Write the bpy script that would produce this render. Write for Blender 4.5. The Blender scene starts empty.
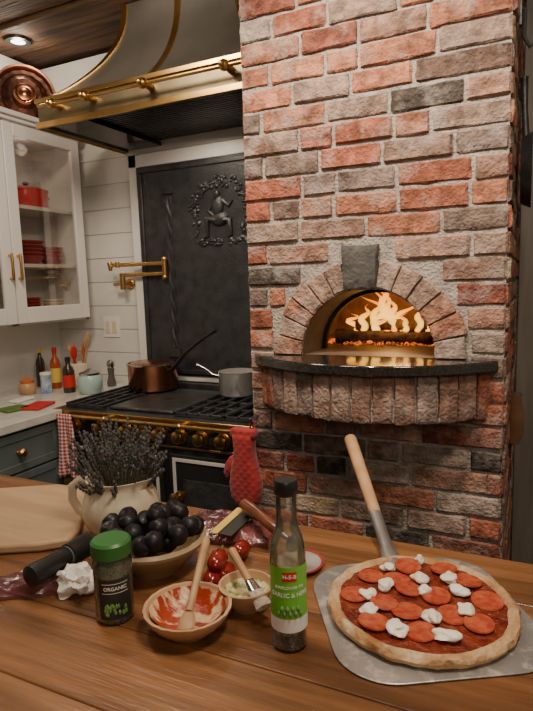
import bpy, bmesh, math, random
from mathutils import Vector, Matrix, noise
random.seed(11)
PI=math.pi
COL=bpy.context.scene.collection
# ------------------------------------------------------------ camera
CAM=Vector((0,0,1.48)); yaw=math.radians(25.5); pit=math.radians(7.5); rol=math.radians(1.8); FPX=560.0
fwd=Vector((-math.sin(yaw)*math.cos(pit),math.cos(yaw)*math.cos(pit),-math.sin(pit)))
r0=Vector((math.cos(yaw),math.sin(yaw),0)); u0=r0.cross(fwd)
RR=r0*math.cos(rol)-u0*math.sin(rol); UU=u0*math.cos(rol)+r0*math.sin(rol)
def ray(px,py): return fwd+RR*((px-266.5)/FPX)+UU*((355.5-py)/FPX)
TOP=.92
def T(px,py,z=TOP):
    d=ray(px,py); return CAM+d*((z-CAM.z)/d.z)
def OY(px,py,Y):
    d=ray(px,py); return CAM+d*((Y-CAM.y)/d.y)
cd=bpy.data.cameras.new('camera'); cam=bpy.data.objects.new('camera',cd); COL.objects.link(cam)
cd.sensor_fit='VERTICAL'; cd.sensor_height=24; cd.lens=24*FPX/711; cd.clip_start=.02
mw=Matrix.Identity(4)
for i in range(3):
    mw[i][0]=RR[i]; mw[i][1]=UU[i]; mw[i][2]=-fwd[i]; mw[i][3]=CAM[i]
cam.matrix_world=mw; bpy.context.scene.camera=cam
# ------------------------------------------------------------ materials
def M(name,c,c2=None,sc=8,rough=.5,metal=0,bump=0,bsc=60,stretch=(1,1,1),coat=0,detail=4,vcol=False,lo=.35,hi=.65,spec=.5,sheen=0,wash=None,quilt=0,glow=0):
    m=bpy.data.materials.new(name); m.use_nodes=True; nt=m.node_tree; N=nt.nodes; L=nt.links
    b=N['Principled BSDF']; c=tuple(c)+(1,)
    b.inputs['Roughness'].default_value=rough; b.inputs['Metallic'].default_value=metal
    b.inputs['Coat Weight'].default_value=coat; b.inputs['Specular IOR Level'].default_value=spec
    b.inputs['Sheen Weight'].default_value=sheen
    tc=N.new('ShaderNodeTexCoord'); mp=N.new('ShaderNodeMapping'); mp.inputs['Scale'].default_value=stretch
    L.new(tc.outputs['Object'],mp.inputs['Vector'])
    nz=N.new('ShaderNodeTexNoise'); nz.inputs['Scale'].default_value=sc; nz.inputs['Detail'].default_value=detail
    L.new(mp.outputs[0],nz.inputs['Vector'])
    rp=N.new('ShaderNodeValToRGB'); rp.color_ramp.elements[0].position=lo; rp.color_ramp.elements[1].position=hi
    if c2 is None: c2=tuple(x*.85 for x in c[:3])
    c2=tuple(c2)+(1,)
    rp.color_ramp.elements[0].color=c; rp.color_ramp.elements[1].color=c2
    if vcol:
        at=N.new('ShaderNodeAttribute'); at.attribute_name='col'
        mx=N.new('ShaderNodeMix'); mx.data_type='RGBA'; mx.blend_type='MULTIPLY'; mx.inputs[0].default_value=1
        L.new(at.outputs['Color'],mx.inputs[6]); L.new(rp.outputs[0],mx.inputs[7]); src=mx.outputs[2]
    else: src=rp.outputs[0]
    if wash:
        wc,wsc,wlo,whi,wamt=wash
        wn=N.new('ShaderNodeTexNoise'); wn.inputs['Scale'].default_value=wsc; wn.inputs['Detail'].default_value=7; wn.inputs['Roughness'].default_value=.65
        L.new(mp.outputs[0],wn.inputs['Vector'])
        mr=N.new('ShaderNodeMapRange'); mr.inputs[1].default_value=wlo; mr.inputs[2].default_value=whi; mr.inputs[4].default_value=wamt
        L.new(wn.outputs['Fac'],mr.inputs[0])
        wx=N.new('ShaderNodeMix'); wx.data_type='RGBA'; wx.inputs[7].default_value=tuple(wc)+(1,)
        L.new(mr.outputs[0],wx.inputs[0]); L.new(src,wx.inputs[6]); src=wx.outputs[2]
    L.new(nz.outputs['Fac'],rp.inputs[0]); L.new(src,b.inputs['Base Color'])
    if glow:
        L.new(src,b.inputs['Emission Color']); b.inputs['Emission Strength'].default_value=glow
    if bump:
        n2=N.new('ShaderNodeTexNoise'); n2.inputs['Scale'].default_value=bsc; n2.inputs['Detail'].default_value=5
        L.new(mp.outputs[0],n2.inputs['Vector'])
        bp=N.new('ShaderNodeBump'); bp.inputs['Strength'].default_value=bump; bp.inputs['Distance'].default_value=.01
        h=n2.outputs['Fac']
        if quilt:
            hs_=[]
            for sg in (1,-1):
                m2=N.new('ShaderNodeMapping'); m2.inputs['Rotation'].default_value=(0,sg*.785,0); L.new(tc.outputs['Object'],m2.inputs[0])
                wv=N.new('ShaderNodeTexWave'); wv.inputs['Scale'].default_value=quilt; L.new(m2.outputs[0],wv.inputs[0]); hs_.append(wv.outputs['Fac'])
            mu=N.new('ShaderNodeMath'); mu.operation='MULTIPLY'; L.new(hs_[0],mu.inputs[0]); L.new(hs_[1],mu.inputs[1]); h=mu.outputs[0]
        L.new(h,bp.inputs['Height']); L.new(bp.outputs[0],b.inputs['Normal'])
    return m
def glassy(name,tint,opac=.0,refl=.5,rough=.03,body=(.5,.5,.5)):
    m=bpy.data.materials.new(name); m.use_nodes=True; nt=m.node_tree; N=nt.nodes; L=nt.links
    N.remove(N['Principled BSDF']); out=N['Material Output']
    t=N.new('ShaderNodeBsdfTransparent'); t.inputs[0].default_value=tuple(tint)+(1,)
    g=N.new('ShaderNodeBsdfGlossy'); g.inputs['Roughness'].default_value=rough
    d=N.new('ShaderNodeBsdfDiffuse'); d.inputs[0].default_value=tuple(body)+(1,)
    nz=N.new('ShaderNodeTexNoise'); nz.inputs['Scale'].default_value=9
    mr=N.new('ShaderNodeMath'); mr.operation='MULTIPLY'; mr.inputs[1].default_value=opac*2
    L.new(nz.outputs['Fac'],mr.inputs[0])
    m1=N.new('ShaderNodeMixShader'); L.new(mr.outputs[0],m1.inputs[0]); L.new(t.outputs[0],m1.inputs[1]); L.new(d.outputs[0],m1.inputs[2])
    lw=N.new('ShaderNodeFresnel'); lw.inputs[0].default_value=1.45
    mm=N.new('ShaderNodeMath'); mm.operation='MULTIPLY'; mm.inputs[1].default_value=refl*2; mm.use_clamp=True
    L.new(lw.outputs[0],mm.inputs[0])
    m2=N.new('ShaderNodeMixShader'); L.new(mm.outputs[0],m2.inputs[0]); L.new(m1.outputs[0],m2.inputs[1]); L.new(g.outputs[0],m2.inputs[2])
    L.new(m2.outputs[0],out.inputs[0]); return m
def emit(name,stops,st,soft=False):
    m=bpy.data.materials.new(name); m.use_nodes=True; nt=m.node_tree; N=nt.nodes; L=nt.links
    N.remove(N['Principled BSDF']); out=N['Material Output']
    tc=N.new('ShaderNodeTexCoord'); sp=N.new('ShaderNodeSeparateXYZ'); L.new(tc.outputs['Generated'],sp.inputs[0])
    rp=N.new('ShaderNodeValToRGB'); els=rp.color_ramp.elements
    els[0].position=stops[0][0]; els[0].color=tuple(stops[0][1])+(1,); els[1].position=stops[-1][0]; els[1].color=tuple(stops[-1][1])+(1,)
    for p,c in stops[1:-1]:
        e=els.new(p); e.color=tuple(c)+(1,)
    L.new(sp.outputs[2],rp.inputs[0]); e=N.new('ShaderNodeEmission'); e.inputs[1].default_value=st; L.new(rp.outputs[0],e.inputs[0])
    if soft:
        t=N.new('ShaderNodeBsdfTransparent'); mx=N.new('ShaderNodeMixShader'); lw=N.new('ShaderNodeLayerWeight'); lw.inputs[0].default_value=.5
        mr=N.new('ShaderNodeMapRange'); mr.inputs[1].default_value=.0; mr.inputs[2].default_value=.7; mr.inputs[3].default_value=.15; mr.inputs[4].default_value=1
        L.new(lw.outputs['Facing'],mr.inputs[0])
        up=N.new('ShaderNodeMapRange'); up.inputs[1].default_value=.35; up.inputs[2].default_value=1.0; up.inputs[3].default_value=0; up.inputs[4].default_value=.8
        L.new(sp.outputs[2],up.inputs[0]); mxm=N.new('ShaderNodeMath'); mxm.operation='MAXIMUM'; L.new(mr.outputs[0],mxm.inputs[0]); L.new(up.outputs[0],mxm.inputs[1])
        L.new(mxm.outputs[0],mx.inputs[0])
        L.new(e.outputs[0],mx.inputs[1]); L.new(t.outputs[0],mx.inputs[2]); L.new(mx.outputs[0],out.inputs[0])
    else: L.new(e.outputs[0],out.inputs[0])
    return m
def checker(name,c1,c2,sc,rot=0):
    m=M(name,c1,rough=.85); nt=m.node_tree; N=nt.nodes; L=nt.links; b=N['Principled BSDF']
    tc=N.new('ShaderNodeTexCoord'); mp=N.new('ShaderNodeMapping'); mp.inputs['Scale'].default_value=(1,0,1); mp.inputs['Rotation'].default_value=(0,rot,0)
    L.new(tc.outputs['Object'],mp.inputs[0]); ck=N.new('ShaderNodeTexChecker'); ck.inputs['Scale'].default_value=sc
    ck.inputs[1].default_value=tuple(c1)+(1,); ck.inputs[2].default_value=tuple(c2)+(1,)
    ad=N.new('ShaderNodeVectorMath'); ad.operation='ADD'; ad.inputs[1].default_value=(.001,.003,.001)
    L.new(mp.outputs[0],ad.inputs[0]); L.new(ad.outputs[0],ck.inputs[0]); L.new(ck.outputs[0],b.inputs['Base Color']); return m
brick_m=M('brick',(.58,.57,.56),(1.22,1.18,1.14),sc=34,rough=.92,bump=.8,bsc=110,vcol=True,spec=.2,detail=7,wash=((.42,.36,.32),13,.49,.7,.62))
mortar_m=M('mortar',(.31,.27,.24),(.45,.4,.36),sc=25,rough=.95,bump=.9,bsc=120,spec=.2)
white_wall=M('white_paint_wall',(.74,.72,.68),(.68,.66,.62),sc=3,rough=.45)
white_cab=M('white_cabinet_paint',(.76,.74,.71),(.72,.7,.67),sc=4,rough=.35)
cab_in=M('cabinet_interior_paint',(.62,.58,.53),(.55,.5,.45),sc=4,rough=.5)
green_cab=M('grey_green_paint',(.13,.165,.165),(.1,.135,.135),sc=5,rough=.4)
stone_w=M('pale_stone_counter',(.68,.66,.6),(.55,.53,.5),sc=14,rough=.2)
black_en=M('black_enamel',(.014,.014,.015),(.022,.022,.022),sc=4,rough=.22,coat=.4)
black_iron=M('cast_iron',(.018,.018,.02),(.035,.036,.039),sc=18,rough=.42,bump=.25,bsc=70,spec=.6)
griddle_m=M('griddle_steel',(.06,.06,.06),(.1,.1,.1),sc=18,rough=.35,metal=.6)
brass=M('brass',(.72,.46,.17),(.56,.33,.11),sc=9,rough=.28,metal=1)
old_brass=M('aged_brass',(.3,.245,.15),(.2,.16,.095),sc=7,rough=.42,metal=.9)
pewter=M('pewter',(.5,.49,.44),(.31,.3,.27),sc=2.5,rough=.36,metal=.9)
steel=M('steel',(.62,.6,.57),(.5,.48,.46),sc=6,rough=.22,metal=1)
bright_steel=M('bright_steel',(.74,.73,.7),(.62,.61,.58),sc=6,rough=.25,metal=.65)
nickel=M('pale_nickel',(.72,.7,.65),(.62,.6,.56),sc=6,rough=.4,metal=.3)
alum=M('floured_aluminium',(.48,.475,.465),(.37,.365,.355),sc=7,rough=.33,metal=.6,wash=((.85,.82,.77),30,.5,.66,.85))
socket_m=M('grey_steel_socket',(.5,.5,.5),(.36,.36,.36),sc=12,rough=.4,metal=.8)
copper=M('copper',(.62,.27,.15),(.4,.16,.09),sc=7,rough=.25,metal=1)
copper_d=M('aged_copper',(.5,.22,.13),(.26,.11,.07),sc=14,rough=.3,metal=1)
dark_copper=M('blackened_copper',(.2,.09,.06),(.08,.04,.03),sc=14,rough=.35,metal=.9)
table_w=M('reclaimed_pine',(.42,.38,.35),(1.35,1.3,1.24),sc=6,rough=.3,bump=.28,bsc=26,stretch=(.4,4.5,4.5),vcol=True,detail=12,lo=.28,hi=.74,spec=.45,wash=((.05,.022,.01),2.6,.5,.72,.75))
ceil_w=M('dark_ceiling_wood',(.035,.017,.008),(.17,.085,.04),sc=5,rough=.75,bump=1,bsc=18,stretch=(.5,5,5),detail=10)
floor_w=M('dark_floor_wood',(.06,.035,.02),(.1,.06,.035),sc=5,rough=.4,stretch=(.4,6,1))
panel_w=M('grey_brown_panel',(.2,.175,.15),(.15,.13,.11),sc=6,rough=.5,stretch=(6,6,.5))
maple=M('pale_maple',(.5,.34,.2),(.4,.26,.145),sc=5,rough=.5,stretch=(.5,5,5),detail=6)
handle_w=M('turned_pale_wood',(.55,.33,.17),(.42,.24,.11),sc=20,rough=.45)
spoon_w=M('spoon_wood',(.5,.31,.16),(.38,.21,.1),sc=25,rough=.5)
brown_w=M('brown_varnished_wood',(.2,.065,.028),(.11,.034,.016),sc=20,rough=.25,coat=.3)
granite=M('black_granite',(.012,.011,.01),(.03,.028,.026),sc=140,rough=.1,coat=.3)
throat_m=M('sooty_steel_throat',(.12,.1,.085),(.06,.05,.042),sc=8,rough=.55,metal=.3)
collar_m=M('sooty_steel_collar',(.03,.026,.023),(.06,.05,.042),sc=12,rough=.5,metal=.5)
fire_b=M('firebrick',(.34,.19,.105),(.16,.085,.047),sc=9,rough=.95,bump=.5,bsc=22,detail=8,wash=((.03,.02,.014),6,.46,.68,.75))
hearth_m=M('hearth_tile',(.2,.14,.1),(.12,.085,.06),sc=9,rough=.5)
log_m=M('charred_log',(.02,.014,.01),(.14,.075,.04),sc=22,rough=.9,bump=.8,bsc=50)
red_en=M('red_enamel',(.55,.025,.018),(.45,.02,.014),sc=5,rough=.15,coat=.4)
dkred=M('dark_red_glaze',(.4,.04,.03),(.3,.03,.024),sc=5,rough=.25)
cream=M('cream_ceramic',(.74,.65,.49),(.66,.56,.4),sc=6,rough=.28,coat=.2)
tanc=M('tan_stoneware',(.4,.27,.14),(.32,.21,.1),sc=9,rough=.3,coat=.2)
plum_m=M('dark_plum_skin',(.006,.005,.006),(.02,.017,.022),sc=14,rough=.45,coat=.05,spec=.35)
terr=M('terracotta_glaze',(.55,.34,.19),(.44,.24,.12),sc=10,rough=.35)
sauce_smear=M('smeared_sauce',(.34,.04,.015),(.7,.5,.3),sc=26,rough=.3,lo=.47,hi=.56,bump=.4,bsc=60,stretch=(1,2.2,1),detail=6)
sauce_m=M('pizza_sauce',(.12,.013,.006),(.27,.045,.015),sc=40,rough=.35,bump=.9,bsc=70)
crust_m=M('baked_crust',(.38,.17,.06),(.68,.46,.24),sc=15,rough=.85,bump=1,bsc=50,wash=((.78,.66,.48),26,.5,.68,.6))
pep_m=M('pepperoni',(.38,.045,.022),(.52,.12,.05),sc=80,rough=.32,bump=.25,bsc=150)
moz_m=M('mozzarella',(.9,.86,.76),(.84,.78,.64),sc=30,rough=.35,bump=.08,bsc=50)
green_pl=M('green_plastic',(.035,.16,.035),(.026,.13,.026),sc=5,rough=.4)
label_dk=M('dark_label_paper',(.02,.022,.018),(.03,.03,.026),sc=5,rough=.5)
label_gr=M('green_label_paper',(.13,.48,.04),(.19,.56,.07),sc=20,rough=.45)
white_p=M('white_print',(.82,.8,.76),(.78,.76,.72),sc=5,rough=.5)
red_p=M('red_print',(.55,.02,.02),(.5,.02,.02),sc=5,rough=.5)
leaf_p=M('leaf_print',(.12,.24,.06),(.2,.34,.1),sc=40,rough=.5)
herb_m=M('dried_herb',(.16,.18,.06),(.4,.38,.19),sc=260,rough=.9,bump=.6,bsc=300)
glass_c=glassy('clear_glass',(.98,.99,.98),.05,1.0,body=(.75,.78,.74))
pane_m=glassy('pane_glass',(.96,.95,.93),.0,.15)
oil_m=glassy('herb_oil',(.96,.95,.82),.2,.15,body=(.78,.77,.55))
herb_oil_m=glassy('settled_herbs',(.6,.6,.35),.6,.2,body=(.12,.14,.05))
plastic_c=glassy('crumpled_plastic',(.8,.7,.72),.4,.9,.2,body=(.2,.06,.08))
black_pl=M('black_plastic',(.012,.012,.013),(.018,.018,.018),sc=5,rough=.35)
paper_w=M('white_tissue',(.8,.77,.72),(.72,.69,.63),sc=20,rough=.9,bump=.3,bsc=50)
mitt_m=M('red_quilted_cloth',(.34,.018,.02),(.24,.012,.014),sc=30,rough=.9,bump=.2,sheen=.2,quilt=16)
ging=checker('red_gingham',(.5,.04,.04),(.7,.62,.57),85,.78)
lav_st=M('dry_stem',(.17,.165,.11),(.1,.105,.07),sc=20,rough=.9)
lav_fl=M('dried_lavender',(.055,.05,.055),(.13,.12,.115),sc=80,rough=.95)
cheese_s=M('herby_oil_mix',(.7,.62,.36),(.2,.26,.07),sc=55,rough=.25,bump=.5,bsc=70,lo=.44,hi=.58)
meat_m=M('packed_pepperoni',(.07,.02,.026),(.24,.07,.07),sc=18,rough=.16,coat=.7,bump=.6,bsc=35)
yel_p=M('yellow_print',(.75,.52,.1),(.7,.48,.08),sc=5,rough=.4)
mint=M('mint_glaze',(.36,.52,.5),(.44,.58,.55),sc=12,rough=.3)
bluew=M('blue_white_label',(.6,.66,.7),(.12,.22,.42),sc=30,rough=.4)
dark_gl=M('dark_bottle_glass',(.03,.02,.012),(.05,.03,.015),sc=5,rough=.1,coat=.4)
orange_pl=M('orange_lid',(.6,.16,.04),(.5,.12,.03),sc=5,rough=.4)
pepper_m=M('red_pepper_skin',(.3,.018,.012),(.16,.01,.009),sc=12,rough=.2,coat=.4)
stemg=M('green_stem',(.12,.2,.04),(.08,.14,.03),sc=20,rough=.6)
lampm=emit('lamp_glow',[(0,(1,.85,.65)),(1,(1,.85,.65))],9)
ember=M('ember_glow',(.015,.005,.003),(1,.2,.02),sc=60,rough=.9,lo=.4,hi=.7,detail=4,glow=1.7)
flame_m=emit('flame_glow',[(0,(1,.28,.015)),(.22,(1,.56,.09)),(.5,(1,.42,.04)),(1,(1,.15,.005))],2.9,True)
leather=M('brown_leather_wood',(.16,.08,.035),(.1,.05,.022),sc=12,rough=.5)
# ------------------------------------------------------------ mesh builder
class MB:
    def __init__(s): s.bm=bmesh.new(); s.cl=s.bm.loops.layers.float_color.new('col')
    def face(s,vs,c=None):
        try: f=s.bm.faces.new(vs)
        except ValueError: return None
        if c is not None:
            for l in f.loops: l[s.cl]=tuple(c)+(1,)
        return f
    def box(s,x0,x1,y0,y1,z0,z1,m=None,c=None):
        ps=[Vector((x,y,z)) for z in (z0,z1) for y in (y0,y1) for x in (x0,x1)]
        if m: ps=[m@p for p in ps]
        v=[s.bm.verts.new(p) for p in ps]
        for q in ((0,2,3,1),(4,5,7,6),(0,1,5,4),(2,6,7,3),(0,4,6,2),(1,3,7,5)): s.face([v[i] for i in q],c)
        return s
    def lathe(s,prof,n=32,m=None,wob=None):
        rings=[]
        for r,z in prof:
            if r<1e-6:
                p=Vector((0,0,z)); rings.append([s.bm.verts.new(m@p if m else p)])
            else:
                ring=[]
                for k in range(n):
                    a=2*PI*k/n; rr=r*(wob(a,z) if wob else 1)
                    p=Vector((rr*math.cos(a),rr*math.sin(a),z)); ring.append(s.bm.verts.new(m@p if m else p))
                rings.append(ring)
        for A,B in zip(rings,rings[1:]):
            if len(A)==1 and len(B)==1: continue
            for k in range(n):
                k2=(k+1)%n
                if len(A)==1: s.face([A[0],B[k],B[k2]])
                elif len(B)==1: s.face([A[k],A[k2],B[0]])
                else: s.face([A[k],A[k2],B[k2],B[k]])
        return s
    def tube(s,pts,r,n=10,cap=True,flat=1):
        pts=[Vector(p) for p in pts]; rs=r if isinstance(r,(list,tuple)) else [r]*len(pts)
        rings=[]; prev=None
        for i,p in enumerate(pts):
            d=(pts[min(i+1,len(pts)-1)]-pts[max(i-1,0)]).normalized()
            if prev is None:
                a=Vector((0,0,1)) if abs(d.z)<.9 else Vector((1,0,0)); x=d.cross(a).normalized()
            else: x=(prev-d*prev.dot(d)).normalized()
            prev=x; y=d.cross(x)
            rings.append([s.bm.verts.new(p+(x*math.cos(2*PI*k/n)+y*math.sin(2*PI*k/n)*flat)*rs[i]) for k in range(n)])
        for A,B in zip(rings,rings[1:]):
            for k in range(n): s.face([A[k],A[(k+1)%n],B[(k+1)%n],B[k]])
        if cap: s.face(rings[0][::-1]); s.face(rings[-1])
        return s
    def prism(s,poly,z0,z1,m=None,c=None):
        f=lambda x,y,z:(m@Vector((x,y,z)) if m else Vector((x,y,z)))
        a=[s.bm.verts.new(f(x,y,z0)) for x,y in poly]; b=[s.bm.verts.new(f(x,y,z1)) for x,y in poly]; n=len(poly)
        s.face(a[::-1],c); s.face(b,c)
        for k in range(n): s.face([a[k],a[(k+1)%n],b[(k+1)%n],b[k]],c)
        return s
    def pillow(s,poly,h,m,inset=.35,nl=7):
        n=len(poly); cx=sum(p[0] for p in poly)/n; cy=sum(p[1] for p in poly)/n; rings=[]
        for j in range(nl+1):
            t=-PI/2+PI*j/nl; k=1-inset*(1-math.cos(t))
            rings.append([s.bm.verts.new(m@Vector((cx+(x-cx)*k,cy+(y-cy)*(1-(1-k)*.5),h*(1+math.sin(t))/2))) for x,y in poly])
        for A,B in zip(rings,rings[1:]):
            for k in range(n): s.face([A[k],A[(k+1)%n],B[(k+1)%n],B[k]])
        s.face(rings[0][::-1]); s.face(rings[-1]); return s
    def blob(s,c,r,sub=3,amp=0,fr=1,m=None,seed=0):
        t=bmesh.ops.create_icosphere(s.bm,subdivisions=sub,radius=1); c=Vector(c)
        rv=Vector(r) if not isinstance(r,(int,float)) else Vector((r,r,r))
        for v in t['verts']:
            d=v.co.copy(); k=1+amp*noise.noise(d*fr+Vector((seed*3.1,seed*1.7,seed)))
            p=Vector((d.x*rv.x,d.y*rv.y,d.z*rv.z))*k
            v.co=c+(m@p if m else p)
        return s
W={}
def link(o): COL.objects.link(o); return o
def thing(name,label,cat,loc,rz=0,group=None):
    o=link(bpy.data.objects.new(name,None)); o.location=loc; o.rotation_euler=(0,0,rz); o.empty_display_size=.05
    W[o.name]=Matrix.Translation(Vector(loc))@Matrix.Rotation(rz,4,'Z')
    o['label']=label; o['category']=cat
    if group: o['group']=group
    return o
def obj(name,mb,mat,parent=None,bev=0,ang=40,sub=0,local=False,label=None,seg=2):
    bmesh.ops.recalc_face_normals(mb.bm,faces=mb.bm.faces[:])
    me=bpy.data.meshes.new(name); mb.bm.to_mesh(me); mb.bm.free()
    o=link(bpy.data.objects.new(name,me)); me.materials.append(mat)
    if parent:
        o.parent=parent
        if not local: me.transform(W[parent.name].inverted())
        W[o.name]=W[parent.name]
    else:
        cs=[v.co for v in me.vertices]
        lo=Vector([min(c[i] for c in cs) for i in range(3)]); hi=Vector([max(c[i] for c in cs) for i in range(3)])
        b=Vector(((lo.x+hi.x)/2,(lo.y+hi.y)/2,lo.z)); me.transform(Matrix.Translation(-b)); o.location=b; W[o.name]=Matrix.Translation(b)
    me.shade_smooth(); me.set_sharp_from_angle(angle=math.radians(ang))
    if bev:
        md=o.modifiers.new('bevel','BEVEL'); md.width=bev; md.segments=seg; md.limit_method='ANGLE'; md.angle_limit=math.radians(35)
    if sub:
        md=o.modifiers.new('subdivision','SUBSURF'); md.levels=sub; md.render_levels=sub
    if label: o['label']=label
    return o
def tag(o,label,cat,group=None):
    o['label']=label; o['category']=cat
    if group: o['group']=group
    return o
def struct(name,mb,mat,bev=0,parent=None):
    o=obj(name,mb,mat,parent,bev)
    if not parent: o['kind']='structure'
    return o
def TR(p): return Matrix.Translation(Vector(p))
def frame(o,z,xh=Vector((1,0,0))):
    z=Vector(z).normalized(); x=Vector(xh); x=(x-z*x.dot(z)).normalized(); y=z.cross(x)
    m=Matrix.Identity(4)
    for i in range(3): m[i][0]=x[i]; m[i][1]=y[i]; m[i][2]=z[i]; m[i][3]=o[i]
    return m
def rrect(w,h,r,n=6):
    out=[]
    for cx,cy,a in ((w/2-r,h/2-r,0),(-w/2+r,h/2-r,PI/2),(-w/2+r,-h/2+r,PI),(w/2-r,-h/2+r,1.5*PI)):
        for k in range(n+1):
            t=a+PI/2*k/n; out.append((cx+r*math.cos(t),cy+r*math.sin(t)))
    return out
def text_mb(body,size,place,ext=.0002):
    cu=bpy.data.curves.new('lettering','FONT'); cu.body=body; cu.size=size; cu.align_x='CENTER'; cu.align_y='CENTER'; cu.extrude=ext; cu.offset=size*.012
    t=bpy.data.objects.new('lettering',cu); COL.objects.link(t)
    dg=bpy.context.evaluated_depsgraph_get(); me=bpy.data.meshes.new_from_object(t.evaluated_get(dg))
    bpy.data.objects.remove(t); mb=MB(); mb.bm.from_mesh(me); bpy.data.meshes.remove(me)
    for v in mb.bm.verts: v.co=place(v.co)
    return mb
def cyl_place(p,r,zc,th):
    return lambda c: Vector((p[0]+(r+.0007+c.z)*math.cos(th+c.x/r),p[1]+(r+.0007+c.z)*math.sin(th+c.x/r),zc+c.y))
def cyl_patch(p,r,z0,z1,th,half,n=24,mb=None):
    mb=mb or MB(); A=[];B=[]
    for k in range(n+1):
        a=th-half+2*half*k/n; A.append(mb.bm.verts.new((p[0]+r*math.cos(a),p[1]+r*math.sin(a),z0))); B.append(mb.bm.verts.new((p[0]+r*math.cos(a),p[1]+r*math.sin(a),z1)))
    for k in range(n): mb.face([A[k],A[k+1],B[k+1],B[k]])
    return mb
# ------------------------------------------------------------ room shell
BY=2.58; LX=-2.65; CH=2.75
struct('floor',MB().box(LX-.1,1.7,-2.2,BY+.1,-.06,0),floor_w)
mb=MB()
z=0.0
while z<CH-.01:
    mb.box(LX-.1,1.7,BY,BY+.1,z,min(z+.137,CH)-.004); z+=.137
mb.box(LX-.1,1.7,BY+.006,BY+.1,0,CH)
struct('wall_back',mb,white_wall,.002)
struct('wall_left',MB().box(LX-.1,LX,-2.2,BY,0,CH),white_wall)
struct('wall_right',MB().box(1.6,1.7,-2.2,BY,0,CH),white_wall)
mb=MB(); y=-2.2; k=0
while y<BY:
    mb.box(LX-.1,1.7,y,min(y+.27,BY+.1)-.01,CH+(.02 if k%2 else 0),CH+.1); y+=.27; k+=1
mb.box(LX-.1,1.7,-2.2,BY+.1,CH+.05,CH+.12)
struct('ceiling',mb,ceil_w,.006)
mb=MB(); mb.box(-.055,.85,BY-.04,BY-.001,0.001,2.7)
for (a,b,c,d) in ((.1,.7,.15,1.0),(.1,.7,1.15,2.5)): mb.box(a,b,BY-.05,BY-.04,c,d)
struct('added_dark_panel',mb,panel_w,.004)  # added panel, only there to darken the wall strip right of the column
# ------------------------------------------------------------ brick oven
X0,X1,Y0=-.83,-.062,1.62; XC=-.445; ZA=1.25; RI=.203; RO=.292; PITCH=.0665
oven=thing('brick_oven','tall old-brick pizza oven column with arched mouth and black stone shelf','oven',(XC,2.1,0))
PAL=[((.35,.125,.08),7),((.41,.175,.11),6),((.38,.22,.165),5),((.35,.25,.205),4),((.29,.18,.14),5),((.45,.21,.13),2),((.23,.17,.145),3),((.08,.067,.06),1.6),((.4,.3,.2),1.3),((.25,.09,.065),3),((.4,.32,.28),1.3),((.17,.11,.09),1.5)]
def bcol(nodark=False):
    while True:
        c=random.choices([p[0] for p in PAL],[p[1] for p in PAL])[0]
        if not(nodark and c[0]<.2): break
    k=random.uniform(.82,1.15)
    return tuple(min(1,x*k) for x in c)
def brick(mb,P,ua,ub,va,vb,c,nu,nv,prot=.004,dep=.04,us=1.0):
    sd=random.uniform(0,100); g=[]; prot+=random.uniform(-.002,.004); tu=random.uniform(-.002,.002)
    for j in range(nv+1):
        row=[]
        for i in range(nu+1):
            fu=i/nu; fv=j/nv
            fu=fu if i in(0,nu) else (.04+(i-1)*.92/max(1,nu-2)); fv=fv if j in(0,nv) else (.07+(j-1)*.86/max(1,nv-2))
            u=ua+(ub-ua)*fu; v=va+(vb-va)*fv+tu*(fu-.5)
            e=(i in(0,nu))+(j in(0,nv)); q=Vector((i*.9+sd,j*.9,sd))
            n1=noise.noise(q); n2=noise.noise(q+Vector((50,0,0))); n3=noise.noise(q+Vector((0,50,0)))
            w=prot-(.004 if e==1 else .007 if e==2 else 0)+n1*.004
            if e: u+=n2*.005*us; v+=n3*.0045
            row.append(mb.bm.verts.new(P(u,v,w)))
        g.append(row)
    for j in range(nv):
        for i in range(nu):
            k=.9+.4*noise.noise(Vector((i*.6+sd,j*.7,3)))
            mb.face([g[j][i],g[j][i+1],g[j+1][i+1],g[j+1][i]],[x*k for x in c])
    loop=[(0,i) for i in range(nu)]+[(j,nu) for j in range(nv)]+[(nv,i) for i in range(nu,0,-1)]+[(j,0) for j in range(nv,0,-1)]
    back=[]
    for j,i in loop:
        back.append(mb.bm.verts.new(P(ua+(ub-ua)*i/nu,va+(vb-va)*j/nv,-dep)))
    n=len(loop)
    for k in range(n):
        a=g[loop[k][0]][loop[k][1]]; b=g[loop[(k+1)%n][0]][loop[(k+1)%n][1]]
        mb.face([a,b,back[(k+1)%n],back[k]],[x*.8 for x in c])
front=lambda u,v,w: Vector((u,Y0-w,v))
sider=lambda u,v,w: Vector((X1+w,u,v))
KX=XC-.012
mb=MB(); z=0.0; r=0
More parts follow.
